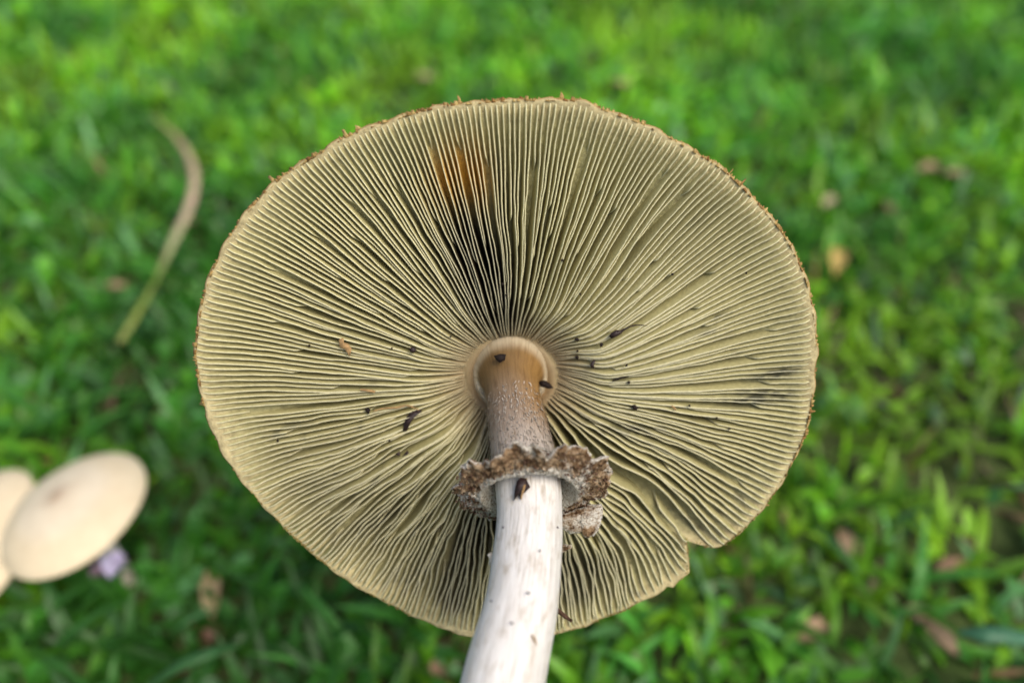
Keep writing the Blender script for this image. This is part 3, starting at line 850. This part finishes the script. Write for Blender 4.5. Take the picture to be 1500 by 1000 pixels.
# ------------------------------------------------------------------ pale mushrooms in the grass
def pale_mushroom(px, py, dist, axis_cam, R, label, seed):
    ctr = c2w(pxcam(px, py, dist)); ax = (RC @ Vector(axis_cam)).normalized()
    X = ax.orthogonal().normalized(); Y = ax.cross(X)
    foot = Vector((ctr.x - ax.x * .05, ctr.y - ax.y * .05 - .01, 0)); foot.z = float(gz(foot.x, foot.y)) - .004
    t = thing('pale_mushroom', foot, label, 'mushroom', 'pale mushrooms growing in the grass')
    V = []; C = []; na = 72
    pr = [(0.001, .36), (.06, .356), (.15, .342), (.3, .312), (.5, .265), (.7, .19), (.85, .11), (.95, .03), (.995, -.03), (1.0, -.05), (.985, -.07), (.95, -.06), (.8, -.02), (.5, .05), (.16, .10)]
    for a in range(na):
        th = 2 * PI * a / na
        k = 1 + .03 * mn.noise(Vector((math.cos(th) * 1.3 + seed, math.sin(th) * 1.3, 0)))
        for j, (r, z) in enumerate(pr):
            V.append(ctr + (X * math.cos(th) + Y * math.sin(th)) * R * r * k + ax * R * z - foot)
            m_ = math.exp(-(r / .15) ** 2) if j < 9 else 0
            b = np.array([.70, .60, .43]) * (1 - .6 * m_) + np.array([.25, .13, .07]) * .6 * m_
            if j < 9 and .6 < r: b = b * np.array([1, .97, .90])
            if j >= 9: b = np.array([.45, .38, .25])
            C.append(b)
    capo = add('cap', mesh_np('pale_cap', V, grid_quads(na, len(pr), wrap_u=True), M_PALE, np.array(C)), t)
    # gills below
    V = []; Q = []; C = []
    for g in range(90):
        th = 2 * PI * g / 90; d = X * math.cos(th) + Y * math.sin(th); b = len(V)
        for r, z0, z1 in ((.18, .09, .02), (.5, .05, -.06), (.8, -.02, -.10), (.95, -.06, -.075)):
            V.append(ctr + d * R * r + ax * R * z0 - foot); V.append(ctr + d * R * r + ax * R * z1 - foot); C += [(.5, .42, .28)] * 2
        Q += [(b + 2 * i, b + 2 * i + 1, b + 2 * i + 3, b + 2 * i + 2) for i in range(3)]
    add('gills', mesh_np('pale_gills', V, Q, M_PALE, np.array(C)), capo, kind='stuff')
    pts = cat([tuple(ctr + ax * R * .12), tuple(ctr - ax * R * .5), tuple((ctr - ax * R * .9) * .5 + Vector((foot.x, foot.y, .012)) * .5), tuple(foot)], 6)
    V = []
    for i, p in enumerate(pts):
        for k in range(16):
            a = 2 * PI * k / 16; V.append(p + (X * math.cos(a) + Y * math.sin(a)) * .0055 * (1 + .5 * (i / len(pts)) ** 3) - foot)
    add('stem', mesh_np('pale_stem', V, grid_quads(len(pts), 16, wrap_v=True), M_PALE, np.tile(np.array([.7, .64, .54]), (len(V), 1))), t)
pale_mushroom(106, 748, .455, (-.24, .72, .65), .0430, 'pale cream mushroom with brown centre, fully in view at the lower left', 1)
pale_mushroom(-46, 800, .478, (-.40, .52, .76), .050, 'pale cream mushroom cut off by the left edge, behind its neighbour', 5)

# ------------------------------------------------------------------ leaves, stalks and tufts in the lawn
def dry_leaf(px, py, L, W, ang, colr, label, cat_='leaf', name='dry_leaf', h=.03, curl=.6, mat=None, colr2=None, tiltx=0.0):
    if mat is None: h = h * .55; L *= .62; W *= .56; colr = tuple(v * .8 for v in colr); colr2 = tuple(v * .8 for v in (colr2 or colr))
    p = ground_at(px, py, h); V = []; C = []; nl, nw = 12, 5
    ca, sa = math.cos(rad(ang)), math.sin(rad(ang))
    for i in range(nl):
        t = i / (nl - 1); wd = W * max(.05, math.sin(PI * min(.98, .06 + .92 * t)) ** .7) / 2 * (1 + .45 * mn.noise(Vector((t * 6, px, 0))))
        for j in range(nw):
            s = (j / (nw - 1) * 2 - 1); a = (t - .5) * L
            x = a * ca - s * wd * sa; y = a * sa + s * wd * ca
            z = curl * W * s * s * .5 + .18 * L * curl * math.sin(t * PI) + .002 * mn.noise(Vector((t * 4, s, px))) + tiltx * s * wd
            V.append((x, y, z)); f = mn.noise(Vector((t * 5, s * 2, py))) * .5 + .5
            c2 = colr2 or colr; C.append(tuple(colr[k] * (1 - f) + c2[k] * f for k in range(3)))
    n0 = len(V)
    V += [(x, y, z - .0006) for x, y, z in V]; C += C
    q = grid_quads(nl, nw); Q = q + [tuple(v + n0 for v in f[::-1]) for f in q]
    o = add(name, mesh_np(name, V, Q, mat or M_DRY, np.array(C)), None)
    o.location = p; return tag(o, label, cat_)
TAN1, TAN2, BR1, YEL = (.50, .36, .23), (.36, .24, .15), (.20, .11, .07), (.62, .50, .12)
dry_leaf(160, 424, .052, .016, 4, TAN1, 'tan dry leaf lying level at the left beside the long curved stalk', colr2=TAN2)
dry_leaf(130, 178, .035, .025, 110, TAN2, 'brown dry leaf at the upper left, left of the curved stalk', colr2=BR1)
dry_leaf(288, 328, .025, .018, 60, TAN1, 'small tan dry leaf touching the right of the curved stalk')
dry_leaf(442, 130, .040, .022, 20, (.5, .45, .2), 'yellowish dry leaf in the grass above the left of the cap', colr2=TAN1)
dry_leaf(418, 78, .030, .018, 70, TAN2, 'small brown dry leaf near the top, left of the middle', colr2=BR1)
dry_leaf(625, 118, .045, .022, -15, TAN1, 'pale tan dry leaf just above the top left rim of the cap', colr2=(.5, .45, .25))
dry_leaf(912, 127, .045, .020, -25, TAN1, 'tan dry leaf just above the top right rim of the cap', colr2=TAN2)
dry_leaf(1225, 385, .055, .026, 70, (.62, .42, .18), 'orange and yellow fallen leaf to the right of the cap', colr2=YEL, h=.035)
dry_leaf(1362, 250, .038, .024, 10, TAN1, 'tan dry leaf, left one of the pair at the upper right', colr2=TAN2)
dry_leaf(1402, 260, .036, .022, -20, (.48, .33, .25), 'pinkish tan dry leaf, right one of the pair at the upper right', colr2=TAN2)
dry_leaf(1215, 298, .030, .020, 40, TAN1, 'small pale dry leaf above the orange and yellow leaf', colr2=(.5, .45, .3))
dry_leaf(1302, 305, .030, .020, 80, BR1, 'dark brown dry leaf below the pair at the upper right', colr2=TAN2, h=.02)
dry_leaf(312, 868, .050, .020, 105, (.42, .32, .14), 'tan dry leaf standing in the grass right of the pale mushrooms', colr2=TAN1)
dry_leaf(1240, 800, .036, .020, 100, TAN2, 'pinkish brown dry leaf in the worn lawn right of the cap notch', colr2=TAN1, h=.02)
dry_leaf(1375, 935, .040, .018, -60, TAN1, 'tan dry leaf near the lower right corner', colr2=TAN2, h=.02)
dry_leaf(1190, 925, .045, .018, 30, TAN2, 'brown dry leaf at the bottom right in bare soil', colr2=TAN1, h=.012)
dry_leaf(640, 985, .050, .016, 35, (.42, .25, .19), 'reddish brown dry leaf at the bottom just left of the stem', colr2=TAN2, h=.02)
dry_leaf(300, 972, .070, .018, 25, (.16, .07, .045), 'dark reddish brown leaf at the bottom left under an arching blade', colr2=(.22, .1, .06), h=.012)
dry_leaf(1395, 835, .035, .022, 15, BR1, 'dark brown dry leaf in the lower right of the lawn', colr2=TAN2, h=.015)
dry_leaf(1345, 905, .028, .02, 130, (.40, .30, .22), 'small grey tan dry leaf in the lower right of the lawn', colr2=TAN1, h=.015)
dry_leaf(172, 830, .014, .013, 80, (.42, .36, .55), 'lilac flower petal on the grass below the pale mushrooms', 'petal', 'lilac_petal', h=.045, mat=M_PETAL, colr2=(.7, .64, .85), curl=.8)
dry_leaf(148, 838, .012, .009, 20, (.36, .24, .3), 'small dull purple petal beside the lilac petal', 'petal', 'dull_petal', h=.03, mat=M_PETAL)

# long dry stalk lying in a curve
def ribbon(pts, h, w0, cols_, name, label, cat_, mat, dome=.25):
    P = cat([tuple(ground_at(x, y, hh)) for (x, y), hh in zip(pts, h)], 8); base = P[0].copy(); V = []; C = []
    for i, p in enumerate(P):
        T = (P[min(i + 1, len(P) - 1)] - P[max(i - 1, 0)]).normalized(); A = T.cross(Vector((0, 0, 1))).normalized()
        f = i / (len(P) - 1); wd = float(np.interp(f, np.linspace(0, 1, len(w0)), w0)) / 2
        c = [float(np.interp(f, np.linspace(0, 1, len(cols_)), [q[k] for q in cols_])) for k in range(3)]
        ringp = [(-1, 0), (-.6, .5), (0, .8), (.6, .5), (1, 0), (.5, -.3), (-.5, -.3)]
        for s, z in ringp: V.append(p + A * wd * s + Vector((0, 0, wd * z * dome * 2)) - base); C.append(c)
    o = add(name, mesh_np(name, V, grid_quads(len(P), 7, wrap_v=True), mat, np.array(C))); o.location = base
    return tag(o, label, cat_)
GR = (.14, .22, .03)
ribbon([(225, 170), (262, 205), (284, 250), (278, 300), (255, 350), (228, 410), (200, 460), (176, 500)], [.045, .045, .048, .048, .045, .04, .04, .035], [.003, .007, .008, .009, .008, .004, .007, .006],
       [(.20, .26, .06), (.38, .31, .16), (.50, .38, .25), (.54, .40, .28), (.42, .40, .22), (.16, .24, .04), (.22, .28, .06), (.30, .32, .10)], 'dry_stalk', 'long curved half dry grass stalk lying on the lawn at the left', 'stalk', M_DRY)
ribbon([(215, 1005), (262, 975), (310, 955), (345, 945)], [.05, .06, .06, .05], [.004, .007, .007, .003], [(.05, .16, .04), (.08, .24, .07)], 'arching_grass_blade', 'arching green grass blade over the dark leaf at the bottom left', 'grass blade', M_GRASS)
ribbon([(1405, 925), (1440, 928), (1475, 930), (1510, 936)], [.05, .055, .055, .05], [.003, .010, .010, .008], [(.08, .24, .12), (.12, .30, .17)], 'pale_grass_blade', 'pale bluish green broad grass blade at the lower right edge', 'grass blade', M_GRASS)

def tuft(px, py, n_, L, W, label, spread, base_h=0.0, dark=1.0, az=None):
    p = ground_at(px, py, 0); p.z = float(gz(p.x, p.y)) - .003
    t = thing('grass_tuft', p, label, 'grass tuft')
    for k in range(n_):
        a = (random.uniform(0, 2 * PI) if az is None else rad(random.uniform(*az))); l = L * random.uniform(.7, 1.2); wd = W * random.uniform(.7, 1.2)
        b0 = Vector((random.uniform(-1, 1) * spread, random.uniform(-1, 1) * spread, 0)); d = Vector((math.cos(a), math.sin(a), 0)); s = Vector((-math.sin(a), math.cos(a), 0))
        lean = random.uniform(.25, .7); bend = random.uniform(.6, 1.3); q = b0.copy(); V = []; sg = 7
        for i in range(sg + 1):
            tt_ = i / sg; ww = wd / 2 * max(.04, math.sin(PI * (.25 + .74 * tt_))) ** .8
            V += [q - s * ww + Vector((0, 0, ww * .4)), q, q + s * ww + Vector((0, 0, ww * .4))]
            an = lean + bend * tt_; q = q + (d * math.sin(an) + Vector((0, 0, math.cos(an)))) * l / sg
        Q = [(i * 3 + j, i * 3 + j + 1, i * 3 + j + 4, i * 3 + j + 3) for i in range(sg) for j in range(2)]
        g = random.uniform(.7, 1.3) * dark
        add('blade', mesh_np('blade', V, Q, M_GRASS, np.tile(np.array([.06, .22, .03]) * g, (len(V), 1))), t)
tuft(75, 960, 11, .075, .007, 'dark broad bladed grass tuft in the lower left corner', .025, dark=.85)
tuft(150, 900, 9, .06, .006, 'broad bladed grass tuft under the lilac petal', .02, dark=1.0)
tuft(60, 640, 9, .07, .007, 'grass tuft rising just above the pale mushrooms', .03, dark=1.3)
tuft(300, 600, 8, .06, .006, 'grass tuft beside the left rim of the cap', .03, dark=1.2)
tuft(930, 960, 9, .05, .006, 'bright grass tuft below the cap, right of the stem', .02, dark=1.9)
tuft(560, 930, 9, .055, .006, 'grass tuft below the lower left rim of the cap', .03, dark=1.2)
tuft(1290, 880, 8, .05, .006, 'grass tuft among the dry leaves at the lower right', .02, dark=1.6)
